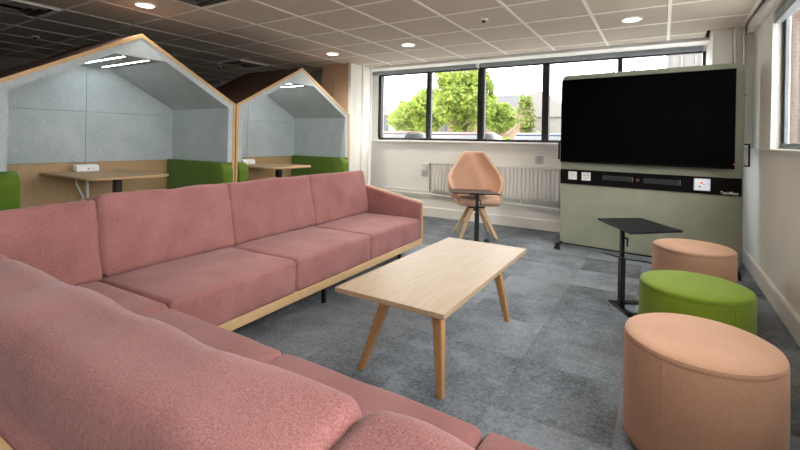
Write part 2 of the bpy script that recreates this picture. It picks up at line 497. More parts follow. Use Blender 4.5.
vent(-6.37, 5.03, 'square dark air vent behind the roof of the farther booth')
vent(-3.67, 2.32, 'square air vent above the sofa, at the top edge beside the first downlight')

# ------------------------------------------------------------------ pipes, radiator, socket
def wpipe(x, y, label, mat, r=.021, z1=CE, clips=(2.0, .9), group=None):
    p = thing('wall_pipe', label, 'pipe', (x, y, 0), group=group)
    t = B(); tube(t, [(x, y, 0.0), (x, y, z1)], r, 14); obj('pipe', t, mat, p, True)
    for z in clips:
        t = B(); lathe(t, [(r + .001, -.012), (r + .009, -.012), (r + .009, .012), (r + .001, .012)], c=(x, y, z), seg=16); obj('clip', t, mat, p, True)
wpipe(-4.475, 6.05, 'vertical white pipe next to the timber column, further from the window', 'white', clips=(2.02, 1.12), group='white heating pipes beside the column')
wpipe(-4.455, 6.27, 'vertical white pipe nearest the window edge beside the column', 'white', clips=(2.02, 1.12), group='white heating pipes beside the column')
for x, lab in ((.665, 'left vertical steel pipe above the television corner'), (.745, 'right vertical steel pipe above the television corner, nearer the side window')):
    p = thing('steel_pipe', lab, 'pipe', (x, 5.905, 1.33), group='steel pipes in the corner')
    t = B(); tube(t, [(x, 5.905, 1.335), (x, 5.905, CE)], .017, 14); obj('pipe', t, 'chrome', p, True)
    t = B(); lathe(t, [(.018, -.012), (.026, -.012), (.026, .012), (.018, .012)], c=(x, 5.905, 1.9), seg=16); obj('clip', t, 'chrome', p, True)

ra = thing('radiator', 'long white ribbed panel radiator on the wall under the window', 'radiator', (-2.37, 6.7, .0))
t = B(); x0, x1 = -3.44, -.9
box(t, x0, x1, 6.72, 6.74, .44, .95, .004)
n = 40
for i in range(n):
    a = x0 + .02 + (x1 - x0 - .04) * i / n; w = (x1 - x0) / n
    prism(t, [(a + w * .12, 6.722), (a + w * .92, 6.722), (a + w * .78, 6.692), (a + w * .26, 6.692)], .475, .925, 'z')
obj('panel', t, 'white', ra, True)
t = B(); box(t, x0 - .006, x1 + .006, 6.685, 6.775, .945, .965, .004); obj('top_grille', t, 'white', ra, True)
for a in (x0 - .008, x1):
    t = B(); box(t, a, a + .008, 6.69, 6.775, .44, .955, .003); obj('side_panel', t, 'white', ra)
t = B(); tube(t, [(-3.49, 6.73, .93), (-3.62, 6.73, .93)], .026, 14); obj('valve_head', t, 'plastic', ra, True)
t = B(); tube(t, [(-3.45, 6.73, .93), (-3.49, 6.73, .93)], .014, 10); tube(t, [(-3.475, 6.73, .93), (-3.475, 6.73, .455)], .011, 10); obj('valve_tail', t, 'stone', ra, True)
for i, x in enumerate((-3.1, -1.2)):
    t = B(); box(t, x, x + .03, 6.74, 6.797, .5, .88); obj('bracket', t, 'white', ra)

hp = thing('heating_pipe', 'two white heating pipes running along the wall beneath the radiator', 'pipe', (-2.4, 6.74, .3))
t = B(); tube(t, [(-4.45, 6.745, .455), (-3.475, 6.745, .455)], .014, 12); obj('upper_pipe', t, 'white', hp, True)
t = B(); tube(t, [(-4.45, 6.745, .40), (-3.4, 6.745, .395), (-1.0, 6.745, .34), (.6, 6.745, .335)], .016, 12); obj('lower_pipe', t, 'white', hp, True)
for x in (-3.9, -2.9, -1.9):
    t = B(); box(t, x, x + .022, 6.74, 6.797, .34, .43); obj('bracket', t, 'white', hp)

def socket(x, z, label, y=WY):
    r = thing('wall_socket', label, 'socket', (x, y, z), group='sockets on the window wall')
    t = B(); box(t, x - .06, x + .06, y - .012, y, z - .06, z + .06, .005); obj('plate', t, 'socket', r, True)
    t = B(); box(t, x - .014, x + .014, y - .015, y - .011, z - .012, z + .02, .002); obj('switch', t, 'blind', r)
socket(-1.615, 1.08, 'square grey socket on the wall between radiator and window sill')
socket(-3.62, .76, 'small square plate on the wall left of the radiator')

# ------------------------------------------------------------------ corner sofa
so = thing('corner_sofa', 'large pink wool corner sofa on a pale oak frame, wrapping round the coffee table', 'sofa', (-2.25, 1.32, 0))
A_ROT = math.radians(2.2)
MA = T((-2.25, 1.32, 0)) @ R(A_ROT, 'Z') @ Matrix(((0, -1, 0, 0), (1, 0, 0, 0), (0, 0, 1, 0), (0, 0, 0, 1)))   # local (u along run, v to the back, z)
MB_ = T((-2.25, 1.32, 0)) @ Matrix(((1, 0, 0, 0), (0, -1, 0, 0), (0, 0, 1, 0), (0, 0, 0, 1)))                     # near run: u to the right, v towards the camera
# oak frames
for nm, mt, u0, u1 in (('oak_frame', MA, -1.03, 3.10), ('oak_frame', MB_, 0.02, 3.62)):
    t = B()
    box(t, u0, u1, .0, .03, .14, .205, .004, mat=mt)                # front rail
    box(t, u0, u1, .03, .98, .15, .185, mat=mt)                      # deck
    bo = 0 if mt is MA else .022
    box(t, u0, u1, 1.005 + bo, 1.03 + bo, .14, .80, .004, mat=mt)              # outer back
    if mt is MA:
        prism(t, [(.0, .14), (1.03, .14), (1.03, .80), (.93, .81), (.0, .625)], 3.09, 3.115, 'x', mat=mt, bevel=.004)   # outer face of the arm
        box(t, -1.03, -1.01, .0, 1.03, .14, .80, .003, mat=mt)
    else:
        prism(t, [(.0, .14), (1.03, .14), (1.03, .80), (.93, .81), (.0, .625)], 3.60, 3.62, 'x', mat=mt, bevel=.004)
    obj(nm, t, 'oak_edge', so)
# padded backs and arm
for mt, u0, u1 in ((MA, -1.0, 3.09), (MB_, .0, 3.58)):
    t = B(); box(t, u0, u1, .955, 1.005 if mt is MA else 1.027, .19, .795, .014, mat=mt, seg=3); obj('backrest', t, 'pink', so, True)
t = B(); prism(t, [(.005, .205), (1.0, .205), (1.0, .80), (.93, .80), (.005, .615)], 3.035, 3.09, 'x', mat=MA, bevel=.014, seg=3); obj('armrest', t, 'pink', so, True)
t = B(); prism(t, [(.005, .205), (1.0, .205), (1.0, .80), (.93, .80), (.005, .615)], 3.545, 3.60, 'x', mat=MB_, bevel=.014, seg=3); obj('armrest', t, 'pink', so, True)
# seat cushions
def seat(mt, u0, u1, v0=.0, v1=.95, seed=0.):
    t = B()
    cushion(t, (u1 - u0 - .004, v1 - v0, .245), mt @ T(((u0 + u1) / 2, (v0 + v1) / 2, .3225)), r=.032, puff=(.004, .006, .014), wrinkle=.004, seed=seed)
    obj('seat_cushion', t, 'pink', so, True)
for i, (a, b) in enumerate(((-.95, .02), (.02, 1.01), (1.01, 2.015), (2.015, 3.035))): seat(MA, a, b, seed=i * 3.1)
for i, (a, b) in enumerate(((.035, .892), (.892, 1.785), (1.785, 2.68), (2.68, 3.545))): seat(MB_, a, b, seed=20 + i * 3.1)
# back cushions: loose, puffy, leaning on the backrest
def backc(mt, u0, u1, seed, tilt=11., h=.525, th=.20, v=.835, z=.695, wr=.010, puff=.022, sk=0., pz=-.004, r=.038):
    t = B()
    cushion(t, (u1 - u0 + .012, th, h), mt @ T(((u0 + u1) / 2, v, z)) @ R(math.radians(tilt), 'X').inverted() @ R(math.radians(sk), 'Y'),
            r=r, puff=(.006, puff, pz), wrinkle=wr, seed=seed, n=(34, 14, 24))
    obj('back_cushion', t, 'pink', so, True)
for i, (a, b) in enumerate(((0.04, 1.025), (1.025, 2.03), (2.03, 3.03))): backc(MA, a, b, 40 + i * 7.3)
backc(MA, -.66, .03, 91, wr=.018, z=.672, pz=-.012)
for i, (a, b) in enumerate(((-.05, .46), (.46, 1.875), (1.875, 2.80), (2.80, 3.52))): backc(MB_, a, b, 60 + i * 5.9, wr=.016, puff=.03, pz=.0, z=.69, r=.048)
# legs
for mt, spots in ((MA, ((1.38, .05), (2.85, .16), (2.95, .95), (1.30, .95), (-.9, .95))), (MB_, ((.9, .08), (2.0, .08), (3.4, .08), (.9, .95), (2.0, .95), (3.4, .95)))):
    for u, v in spots:
        t = B(); box(t, u - .015, u + .015, v - .015, v + .015, 0, .15, .003, mat=mt); obj('leg', t, 'black', so)

# ------------------------------------------------------------------ coffee table
ct = thing('coffee_table', 'rectangular pale oak coffee table on four splayed golden legs in front of the sofa', 'coffee table', (-1.205, 2.605, 0))
t = B(); prism(t, [(-1.540, 1.855), (-.868, 1.850), (-.880, 3.352), (-1.545, 3.360)], .497, .525, 'z', bevel=.0025); obj('tabletop', t, 'oak', ct)
def tapered(bm, p0, p1, a0, a1, yaw=0., b0=None, b1=None):
    """square tapered leg from the floor point p0 to the top point p1"""
    b0 = b0 or a0; b1 = b1 or a1
    t = bmesh.new(); cs, sn = math.cos(yaw), math.sin(yaw)
    def ring(p, a, b): return [t.verts.new((p[0] + x * cs - y * sn, p[1] + x * sn + y * cs, p[2])) for x, y in ((-a, -b), (a, -b), (a, b), (-a, b))]
    A, Bq = ring(p0, a0, b0), ring(p1, a1, b1)
    t.faces.new(A[::-1]); t.faces.new(Bq)
    for i in range(4): t.faces.new((A[i], A[(i + 1) % 4], Bq[(i + 1) % 4], Bq[i]))
    bmesh.ops.bevel(t, geom=t.edges[:], offset=.007, segments=2, affect='EDGES', profile=.5)
    merge(bm, t)
for f, tp in (((-.972, 2.045, 0), (-.935, 1.93, .497)), ((-1.487, 2.045, 0), (-1.255, 1.955, .497)), ((-.972, 3.185, 0), (-.985, 2.93, .497)), ((-1.46, 3.185, 0), (-1.30, 2.93, .497))):
    t = B(); tapered(t, f, tp, .019, .027); obj('leg', t, 'oak_leg', ct)
for y in (1.935, 2.935):
    t = B(); box(t, -1.27, -.95, y, y + .03, .465, .497, .003); obj('under_rail', t, 'oak_leg', ct)

# ------------------------------------------------------------------ stools
def make_stool(label, fab, r=.296, h=.502):
    s = thing('round_stool', label, 'stool', group='round drum stools')
    t = B()
    lathe(t, [(r - .05, .028), (r - .008, .028), (r - .002, .036), (r, .06), (r + .003, h * .5), (r, h - .04), (r - .003, h - .034), (r - .002, h - .028)], seg=72)
    obj('side_cover', t, fab, s, True)
    t = B()
    lathe(t, [(r - .004, h - .036), (r - .001, h - .026), (r - .003, h - .016), (r - .008, h - .009), (r - .018, h - .003), (r - .04, h + .002), (r - .1, h + .006), (0, h + .010)], seg=72)
    obj('top_cover', t, fab, s, True)
    for a in (2.2, 2.2 + PI):
        t = B(); tube(t, [((r + .0015) * math.cos(a), (r + .0015) * math.sin(a), .04), ((r + .003) * math.cos(a), (r + .003) * math.sin(a), h * .5), ((r - .0005) * math.cos(a), (r - .0005) * math.sin(a), h - .036)], .0022, 6); obj('side_seam', t, fab, s)
    t = B(); tube(t, [((r - .007) * math.cos(2 * PI * q / 72), (r - .007) * math.sin(2 * PI * q / 72), h - .012) for q in range(73)], .003, 6); obj('piping', t, fab, s, True)
    for kx in range(4):
        a = kx * PI / 2 + .8
        t = B(); lathe(t, [(.018, 0), (.022, .003), (.022, .03), (0, .03)], c=((r - .06) * math.cos(a), (r - .06) * math.sin(a), 0), seg=14); obj('foot', t, 'black', s)
    return s
st = make_stool('peach drum stool nearest the camera, in the bottom right corner', 'peach')
st.location = (.156, 2.315, 0); st.rotation_euler = (0, 0, 2.0)
s3 = dup(st, (.238, 4.39, 0), 1.0, 'peach drum stool farthest back, closest to the sage screen panel')
sg = make_stool('green drum stool between the two peach ones', 'olive')
sg.location = (.184, 3.20, 0)

# ------------------------------------------------------------------ laptop tables
def make_laptop(label):
    r = thing('laptop_table', label, 'side table', group='small black laptop tables')
    # local: post at the origin under the near long edge, top and foot reach away along +y
    t = B()
    prism(t, [(-.31, -.075), (.29, -.075), (.16, .385), (-.385, .345)], .668, .684, 'z', bevel=.003); obj('tabletop', t, 'blacktop', r)
    t = B(); box(t, -.03, .03, -.018, .018, 0.012, .42, .004); obj('outer_post', t, 'black', r)
    t = B(); box(t, -.022, .022, -.012, .012, .42, .655, .003); obj('inner_post', t, 'black', r)
    t = B(); box(t, -.10, .10, -.03, .22, .652, .668, .003); obj('top_bracket', t, 'black', r)
    t = B(); box(t, .0, .05, .012, .028, .575, .592, .002); tube(t, [(.045, .02, .585), (.045, .02, .52)], .007, 10); obj('height_lever', t, 'black', r)
    t = B(); box(t, -.17, .17, -.03, .03, 0, .012, .003); box(t, -.17, -.10, -.03, .32, 0, .012, .003); box(t, .10, .17, -.03, .32, 0, .012, .003); obj('base', t, 'black', r)
    return r
lt = make_laptop('small black laptop table beside the green and peach stools')
lt.location = (-.265, 3.95, 0); lt.rotation_euler = (0, 0, math.radians(-61))
dup(lt, (-2.03, 5.27, 0), math.radians(21), 'small black laptop table in front of the peach armchair')

# ------------------------------------------------------------------ peach tub chair
ch = thing('tub_chair', 'peach wool tub chair on four oak legs under the tree window', 'armchair', (-2.26, 5.80, 0))
def lerp(tab, z):
    for (a, va), (b, vb) in zip(tab, tab[1:]):
        if z <= b: return va + (vb - va) * max(0, (z - a)) / (b - a)
    return tab[-1][1]
def shell_pt(u, s, off):
    """u: -1..1 around the shell, s: 0 bottom .. 1 top; local -y is the front"""
    z = .455 + s * .745
    amax = math.radians(lerp([(.45, 128), (.62, 124), (.72, 112), (.88, 84), (1.2, 72)], z))
    w = lerp([(.45, .25), (.52, .335), (.62, .385), (.75, .412), (.86, .40), (1.2, .16)], z)
    dep = lerp([(.45, .22), (.6, .30), (.9, .34), (1.2, .36)], z)
    a = u * amax
    kx = math.sin(min(amax, PI / 2))
    return Vector(((w - off) * math.sin(a) / kx, (dep - off) * math.cos(a) + .03 * s, z))
t = bmesh.new(); na, ns = 40, 12; amax = 2.15
def grid(off): return [[t.verts.new(shell_pt(-1 + 2 * i / na, j / ns, off)) for j in range(ns + 1)] for i in range(na + 1)]
G0, G1 = grid(0), grid(.055)
for G in (G0, G1):
    for i in range(na):
        for j in range(ns): t.faces.new((G[i][j], G[i + 1][j], G[i + 1][j + 1], G[i][j + 1]))
for i in range(na):
    t.faces.new((G0[i][ns], G0[i + 1][ns], G1[i + 1][ns], G1[i][ns])); t.faces.new((G0[i][0], G0[i + 1][0], G1[i + 1][0], G1[i][0]))
for i in (0, na):
    for j in range(ns): t.faces.new((G0[i][j], G0[i][j + 1], G1[i][j + 1], G1[i][j]))
bmesh.ops.recalc_face_normals(t, faces=t.faces)
CH = R(math.radians(35), 'Z')
t.transform(CH)
sh = obj('shell', t, 'chair', ch, False, local=True)
sh.data.polygons.foreach_set('use_smooth', [True] * len(sh.data.polygons))
md = sh.modifiers.new('soft', 'SUBSURF'); md.levels = 1; md.render_levels = 1
t = B(); cushion(t, (.60, .54, .13), CH @ T((0, -.02, .525)), r=.05, puff=(.02, .05, .02)); obj('seat_pad', t, 'chair', ch, True, local=True)
t = B(); box(t, -.11, .11, -.11, .11, .405, .45, .01, mat=CH); tube(t, [(0, 0, .36), (0, 0, .42)], .05, 16); obj('swivel_plate', t, 'black', ch, True, local=True)
for sx, sy in ((-1, -1), (1, -1), (1, 1), (-1, 1)):
    f = CH @ Vector((sx * .255, sy * .22, 0)); p = CH @ Vector((sx * .07, sy * .06, .41))
    t = B(); tapered(t, f, p, .020, .034, math.radians(35)); obj('leg', t, 'oak_edge', ch, local=True)

# ------------------------------------------------------------------ screen stand and television
tv_rot = math.radians(-6.9)
ts = thing('screen_stand', 'sage felt mobile screen stand with a black media band, standing in the window corner', 'screen stand')
def rrect(x0, x1, z0, z1, r, n=6):
    P = []
    for cx, cz, a0 in ((x1 - r, z1 - r, 0), (x0 + r, z1 - r, 90), (x0 + r, z0 + r, 180), (x1 - r, z0 + r, 270)):
        for i in range(n + 1):
            a = math.radians(a0 + 90 * i / n); P.append((cx + r * math.cos(a), cz + r * math.sin(a)))
    return P
t = B(); prism(t, rrect(0, 1.832, .07, 2.212, .05), 0, .07, 'y', bevel=.006); obj('felt_panel', t, 'sage', ts)
t = B(); prism(t, rrect(.004, 1.828, .072, 2.208, .05), .07, .078, 'y'); box(t, 1.832, 1.842, .03, .05, .12, 2.15); obj('metal_edge', t, 'blind', ts)
bd = B(); box(bd, .0, 1.83, -.012, .0, .829, 1.012, .002); bd = obj('media_band', bd, 'band', ts)
def plate(x0, x1, z0, z1, holes):
    t = B(); box(t, x0, x1, -.020, -.012, z0, z1, .003)
    for hx, hz, w, h in holes: box(t, hx - w, hx + w, -.0215, -.0195, hz - h, hz + h, mi=1)
    obj('socket_plate', t, ['plastic', 'smoke'], bd)
plate(.10, .205, .886, .988, ((.135, .945, .003, .008), (.170, .945, .003, .008), (.1525, .962, .003, .006)))
plate(.262, .368, .884, .986, ((.295, .950, .010, .003), (.335, .950, .010, .003), (.315, .91, .008, .003)))
t = B(); box(t, .503, .828, -.017, -.012, .905, .962, .002); box(t, .945, 1.30, -.017, -.012, .900, .957, .002); obj('speaker_bar', t, 'smoke', bd)
for q in (.828, 1.297):
    t = B(); box(t, q, q + .005, -.018, -.012, .903, .96); obj('bar_trim', t, 'blind', bd)
t = B(); tube(t, [(.885, -.012, .93), (.885, -.022, .93)], .018, 20); obj('camera_lens', t, 'stone', bd, True)
t = B(); box(t, 1.424, 1.570, -.024, -.012, .862, .992, .003); tpn = obj('touch_panel', t, 'plastic', bd)
t = B(); box(t, 1.437, 1.557, -.0255, -.024, .873, .981, mi=0)
for hx, hz, w, h, mi in ((1.495, .945, .013, .013, 1), (1.515, .928, .012, .006, 1), (1.538, .935, .012, .016, 2), (1.53, .90, .014, .010, 2), (1.478, .905, .010, .006, 3), (1.468, .90, .007, .004, 3)):
    box(t, hx - w, hx + w, -.0265, -.0255, hz - h, hz + h, mi=mi)
obj('display', t, ['tp', 'tp_red', 'tp_blue', 'tp_dark'], tpn)
fc = bpy.data.curves.new('lettering', 'FONT'); fc.body = 'TeamMate'; fc.size = .042; fc.extrude = .0008; fc.offset = .0006
fo = bpy.data.objects.new('lettering_source', fc); C.objects.link(fo)
bpy.context.view_layer.update()
fme = bpy.data.meshes.new_from_object(fo.evaluated_get(bpy.context.evaluated_depsgraph_get()))
t = B(); t.from_mesh(fme); bpy.data.objects.remove(fo); bpy.data.meshes.remove(fme)
xs = [v.co.x for v in t.verts]; w_ = max(xs) - min(xs)
t.transform(T((1.655, -.0135, .842)) @ R(PI / 2, 'X') @ Matrix.Diagonal((.15 / w_, 1, 1, 1)))
obj('lettering', t, 'text', bd)
for x0, x1, inner in ((-.045, -.006, 1), (1.844, 1.894, 0)):
    t = B()
    box(t, x0, x1, .02, .05, 1.135, 1.15, .003); box(t, x0, x1, .02, .05, 1.358, 1.373, .003)
    xo = x0 if inner else x1 - .018
    box(t, xo, xo + .018, .015, .055, 1.135, 1.373, .004)
    obj('grab_handle', t, 'black', ts)
for x in (.02, 1.81):
    t = B(); box(t, x - .02, x + .02, -.17, .42, .055, .085, .006); obj('foot', t, 'black', ts)
    for y in (-.15, .40):
        t = B(); tube(t, [(x - .028, y, .028), (x - .008, y, .028)], .028, 16); tube(t, [(x + .008, y, .028), (x + .028, y, .028)], .028, 16); box(t, x - .01, x + .01, y - .015, y + .015, .02, .06); obj('castor', t, 'black', ts, True)
t = B(); box(t, .05, 1.8, .02, .05, .05, .075, .004); obj('cross_bar', t, 'black', ts)
for x in (.2, 1.63):
    t = B(); box(t, x - .03, x + .03, .078, .11, .06, 2.0, .004); obj('rear_post', t, 'black', ts)
ts.location = (-1.11, 5.82, 0); ts.rotation_euler = (0, 0, tv_rot)

cb = thing('power_cable', 'black cable trailing on the carpet below the screen stand', 'cable', (-1.11, 5.82, 0), tv_rot)
t = B(); tube(t, [(.55, -.01, .02), (.8, -.08, .008), (1.0, -.05, .008), (1.15, -.13, .008), (1.3, -.10, .008), (1.42, -.02, .012)], .007, 8); obj('cable', t, 'black', cb, True, local=True)

tv = thing('television', 'very large black television hung on the sage screen stand', 'television')
t = B(); box(t, .022, 1.772, -.098, -.055, 1.108, 2.142, .004); obj('casing', t, 'bezel', tv)
t = B(); box(t, .030, 1.764, -.0995, -.0975, 1.130, 2.134); obj('screen', t, 'screen', tv)
t = B(); box(t, .5, 1.3, -.055, .0, 1.3, 1.95, .004); obj('mount', t, 'black', tv)
for x in (.6, .82, 1.42):
    t = B(); tube(t, [(x, .02, 2.20), (x, .02, 2.235)], .012, 10); obj('clip', t, 'chrome', tv, True)
t = B(); tube(t, [(1.764, -.1, 1.16), (1.764, -.096, 1.16)], .006, 10); obj('power_light', t, 'tp_red', tv)
tv.location = (-1.11, 5.82, 0); tv.rotation_euler = (0, 0, tv_rot)

# ------------------------------------------------------------------ house shaped booths
BX0, BX1 = -5.60, -4.40
def make_booth(label, y0, y1):
    yc = (y0 + y1) / 2; hw = (y1 - y0) / 2
    b = thing('meeting_booth', label, 'booth', (-5.0, yc, 0), group='house shaped meeting booths')
    ze, zr = 1.745, 2.352; th = .032
    out = [(-hw, 0), (-hw, ze), (0, zr), (hw, ze), (hw, 0)]
    k_ = (zr - ze) / hw; dv = th * math.sqrt(1 + k_ * k_)
    inn = [(-hw + th, 0), (-hw + th, ze - dv + th * k_), (0, zr - dv), (hw - th, ze - dv + th * k_), (hw - th, 0)]
    lin = [(-hw + .095, 0), (-hw + .095, 1.690), (-.243, 2.115), (.243, 2.115), (hw - .095, 1.690), (hw - .095, 0)]
    Y = lambda pts: [(p[0] + yc, p[1]) for p in pts]
    def strip(A, Bp, x0, x1, nm, mats, side_mi=None, cut=None):
        t = B()
        for i in range(len(A) - 1):
            q = [A[i], A[i + 1], Bp[i + 1], Bp[i]]
            prism(t, Y(q), x0, x1, 'x')
        bmesh.ops.remove_doubles(t, verts=t.verts, dist=1e-5)
        return obj(nm, t, mats, b)
    # timber skin: dark roof boards, side boards, light oak front edging
    t = B(); prism(t, Y([out[0], out[1], inn[1], inn[0]]), BX0, BX1 - .012, 'x'); obj('side_board', t, 'oak_panel', b)
    t = B(); prism(t, Y([out[3], out[4], inn[4], inn[3]]), BX0, BX1 - .012, 'x'); obj('side_board', t, 'oak_panel', b)
    t = B(); prism(t, Y([out[1], out[2], inn[2], inn[1]]), BX0, BX1 - .012, 'x'); obj('roof_board', t, 'roof', b)
    t = B(); prism(t, Y([out[2], out[3], inn[3], inn[2]]), BX0, BX1 - .012, 'x'); obj('roof_board', t, 'roof', b)
    strip(out, inn, BX1 - .012, BX1, 'front_edging', 'orange_edge')
    # felt lining: two cheeks and the faceted ceiling
    t = B(); prism(t, Y([(inn[0][0], 1.045), inn[1], lin[1], (lin[0][0], 1.045)]), BX0 + .03, BX1 - .004, 'x'); obj('felt_side_panel', t, 'felt', b)
    t = B(); prism(t, Y([inn[3], (inn[4][0], 1.045), (lin[5][0], 1.045), lin[4]]), BX0 + .03, BX1 - .004, 'x'); obj('felt_side_panel', t, 'felt', b)
    t = B()
    prism(t, Y([inn[1], inn[2], lin[2], lin[1]]), BX0 + .03, BX1 - .004, 'x')
    prism(t, Y([inn[2], lin[3], lin[2]]), BX0 + .03, BX1 - .004, 'x')
    prism(t, Y([inn[2], inn[3], lin[4], lin[3]]), BX0 + .03, BX1 - .004, 'x')
    obj('felt_ceiling', t, 'felt', b)
    # back: oak below, four stitched felt pads above
    t = B(); box(t, BX0, BX0 + .03, y0 + th, y1 - th, 0, 1.05); obj('back_panel', t, 'oak_panel', b)
    t = B(); prism(t, Y([(-hw + th, 1.05), (-hw + th, ze - dv), (0, zr - dv), (hw - th, ze - dv), (hw - th, 1.05)]), BX0, BX0 + .03, 'x'); obj('upper_back_panel', t, 'felt', b)
    xs0, xs1 = BX0 + .03, BX0 + .055
    gp = .0015; yy = yc - .0; zm = 1.60
    i_ = hw - .095
    slope = lambda y: 1.690 + (i_ - abs(y)) * (2.115 - 1.690) / (i_ - .243)
    for s in (-1, 1):
        t = B(); q = [(s * gp, 1.035), (s * i_, 1.035), (s * i_, zm - gp), (s * gp, zm - gp)]
        prism(t, Y(q), xs0, xs1, 'x', bevel=.003); obj('felt_pad', t, 'felt', b)
        t = B(); q = [(s * gp, zm + gp), (s * i_, zm + gp), (s * i_, slope(i_)), (s * .243, 2.115), (s * gp, 2.115)]
        prism(t, Y(q), xs0, xs1, 'x', bevel=.003); obj('felt_pad', t, 'felt', b)
    for s in (-1, 1):
        t = B(); box(t, -5.44, -4.50, yc + s * .115 - .0095, yc + s * .115 + .0095, 2.113, 2.1155); obj('light_strip', t, 'led', b)
    t = B(); tube(t, [(-4.95, yc, 2.11), (-4.95, yc, 2.1155)], .012, 12); obj('sensor', t, 'plastic', b)
    return b
make_booth('nearer house-shaped booth with pale felt lining and orange gable edge', 1.18, 3.385)
make_booth('farther house-shaped booth with dark roof, next to the timber column', 3.40, 5.60)

def make_bench(label, y_wall, s, full=True):
    """bench along a booth cheek; s = +1 when its back is on the +y side"""
    b = thing('booth_bench', label, 'bench', (-5.0, y_wall, 0), group='green benches inside the booths')
    yb = y_wall
    t = B()
    prof = [(-5.53, .40), (-4.37, .40)]
    for i in range(7):
        a = math.radians(i * 15); prof.append((-4.49 + .12 * math.cos(a), .922 + .12 * math.sin(a)))
    prof += [(-5.53, 1.045)]
    ya, yc_ = (yb - .14 * s, yb)
    prism(t, prof, min(ya, yc_), max(ya, yc_), 'y', bevel=.010, seg=3); obj('backrest', t, 'green', b, True)
    t = B(); y2 = yb - .62 * s
    box(t, -5.53, -4.45, min(y2, ya), max(y2, ya), .42, .555, .03, seg=3); obj('seat', t, 'green', b, True)
    t = B(); y3 = yb - .58 * s
    box(t, -5.52, -4.48, min(y3, yb), max(y3, yb), .0, .42, .004); obj('plinth', t, 'oak_panel', b)
make_bench('green bench at the left edge, inside the nearer booth', 1.214, -1)
make_bench('green bench on the right side of the nearer booth', 3.351, 1)
make_bench('green bench just right of the oak divider, in the farther booth', 3.434, -1)
make_bench('green bench on the right side of the farther booth, by the column', 5.566, 1)

def make_btable(label, yc):
    b = thing('booth_table', label, 'table', (-5.0, yc, 0), group='oak tables inside the booths')
    hw, x0, x1, r = .40, -5.543, -4.46, .13
    P = [(x0, yc - hw), ]
    for cx, cy, a0 in ((x1 - r, yc - hw + r, -90), (x1 - r, yc + hw - r, 0)):
        for i in range(9):
            a = math.radians(a0 + i * 11.25); P.append((cx + r * math.cos(a), cy + r * math.sin(a)))
    P.append((x0, yc + hw))
    t = B(); prism(t, P, .915, .94, 'z', bevel=.004); obj('tabletop', t, 'oak_panel', b)
    t = B(); box(t, -4.83, -4.75, yc - .03, yc + .03, .02, .915, .004); obj('pedestal', t, 'black', b)
    t = B(); box(t, -4.98, -4.62, yc - .2, yc + .2, 0, .02, .004); obj('base_plate', t, 'black', b)
    t = B(); box(t, -5.0, -4.6, yc - .03, yc + .03, .9, .915); obj('top_bracket', t, 'black', b)
make_btable('oak wall table with rounded corners inside the nearer booth', 2.265)
make_btable('oak wall table with rounded corners inside the farther booth', 4.45)

def power_unit(label, x, y, with_cables=True):
    p = thing('power_unit', label, 'power unit', (x, y, .94), group='white table power units')
    t = B(); prism(t, [(x - .055, .942), (x + .055, .942), (x + .045, 1.0), (x + .02, 1.018), (x - .055, 1.018)], y - .108, y + .108, 'y', bevel=.01, seg=3); obj('housing', t, 'plastic', p, True)
    for kx in (-.06, .06):
        t = B(); box(t, x + .046, x + .052, y + kx - .025, y + kx + .025, .955, .99, .002); obj('socket_face', t, 'plastic', p)
    t = B(); box(t, x + .048, x + .054, y - .006, y + .006, .968, .98); obj('button', t, 'smoke', p)
power_unit('white power unit on the nearer booth table against the felt wall', -5.38, 2.225)
power_unit('white power unit on the farther booth table', -5.32, 4.32)
wc = thing('white_cable', 'pair of white cables hanging below the nearer booth table', 'cable', (-5.45, 2.2, .3))
t = B(); tube(t, [(-5.45, 2.155, .913), (-5.44, 2.16, .8), (-5.43, 2.22, .66), (-5.43, 2.225, .3)], .012, 8); obj('cable', t, 'plastic', wc, True)
t = B(); tube(t, [(-5.46, 2.27, .913), (-5.45, 2.27, .75), (-5.45, 2.285, .3)], .014, 8); obj('cable', t, 'plastic', wc, True)

# ------------------------------------------------------------------ outside
GZ = .12                         # the car park lies a little higher than the floor
bm = B(); box(bm, -70, 60, 7.06, 110, -.2, GZ); struct('ground_outside', bm, 'asphalt')
bm = B(); box(bm, .97, 60, -40, 7.06, -.2, GZ); box(bm, -60, 1.06, -40, -3.31, -.2, GZ); struct('ground_side', bm, 'asphalt')

pier = thing('brick_pier', 'red brick pier just outside the left edge of the window', 'pier', (-4.95, 7.2, GZ))
t = B(); box(t, -5.4, -4.88, 7.02, 7.35, GZ, 3.2); obj('brickwork', t, 'brick', pier)
bb = thing('brick_building', 'red brick building close outside the right-hand window', 'building', (3.5, 9, GZ))
t = B(); box(t, 1.27, 6, 7.5, 11, GZ, 5.5); obj('wall', t, 'brick', bb)
for x in (1.62, 2.4):
    t = B(); box(t, x, x + .05, 7.45, 7.5, GZ, 5.5); obj('pipe', t, 'clad', bb)

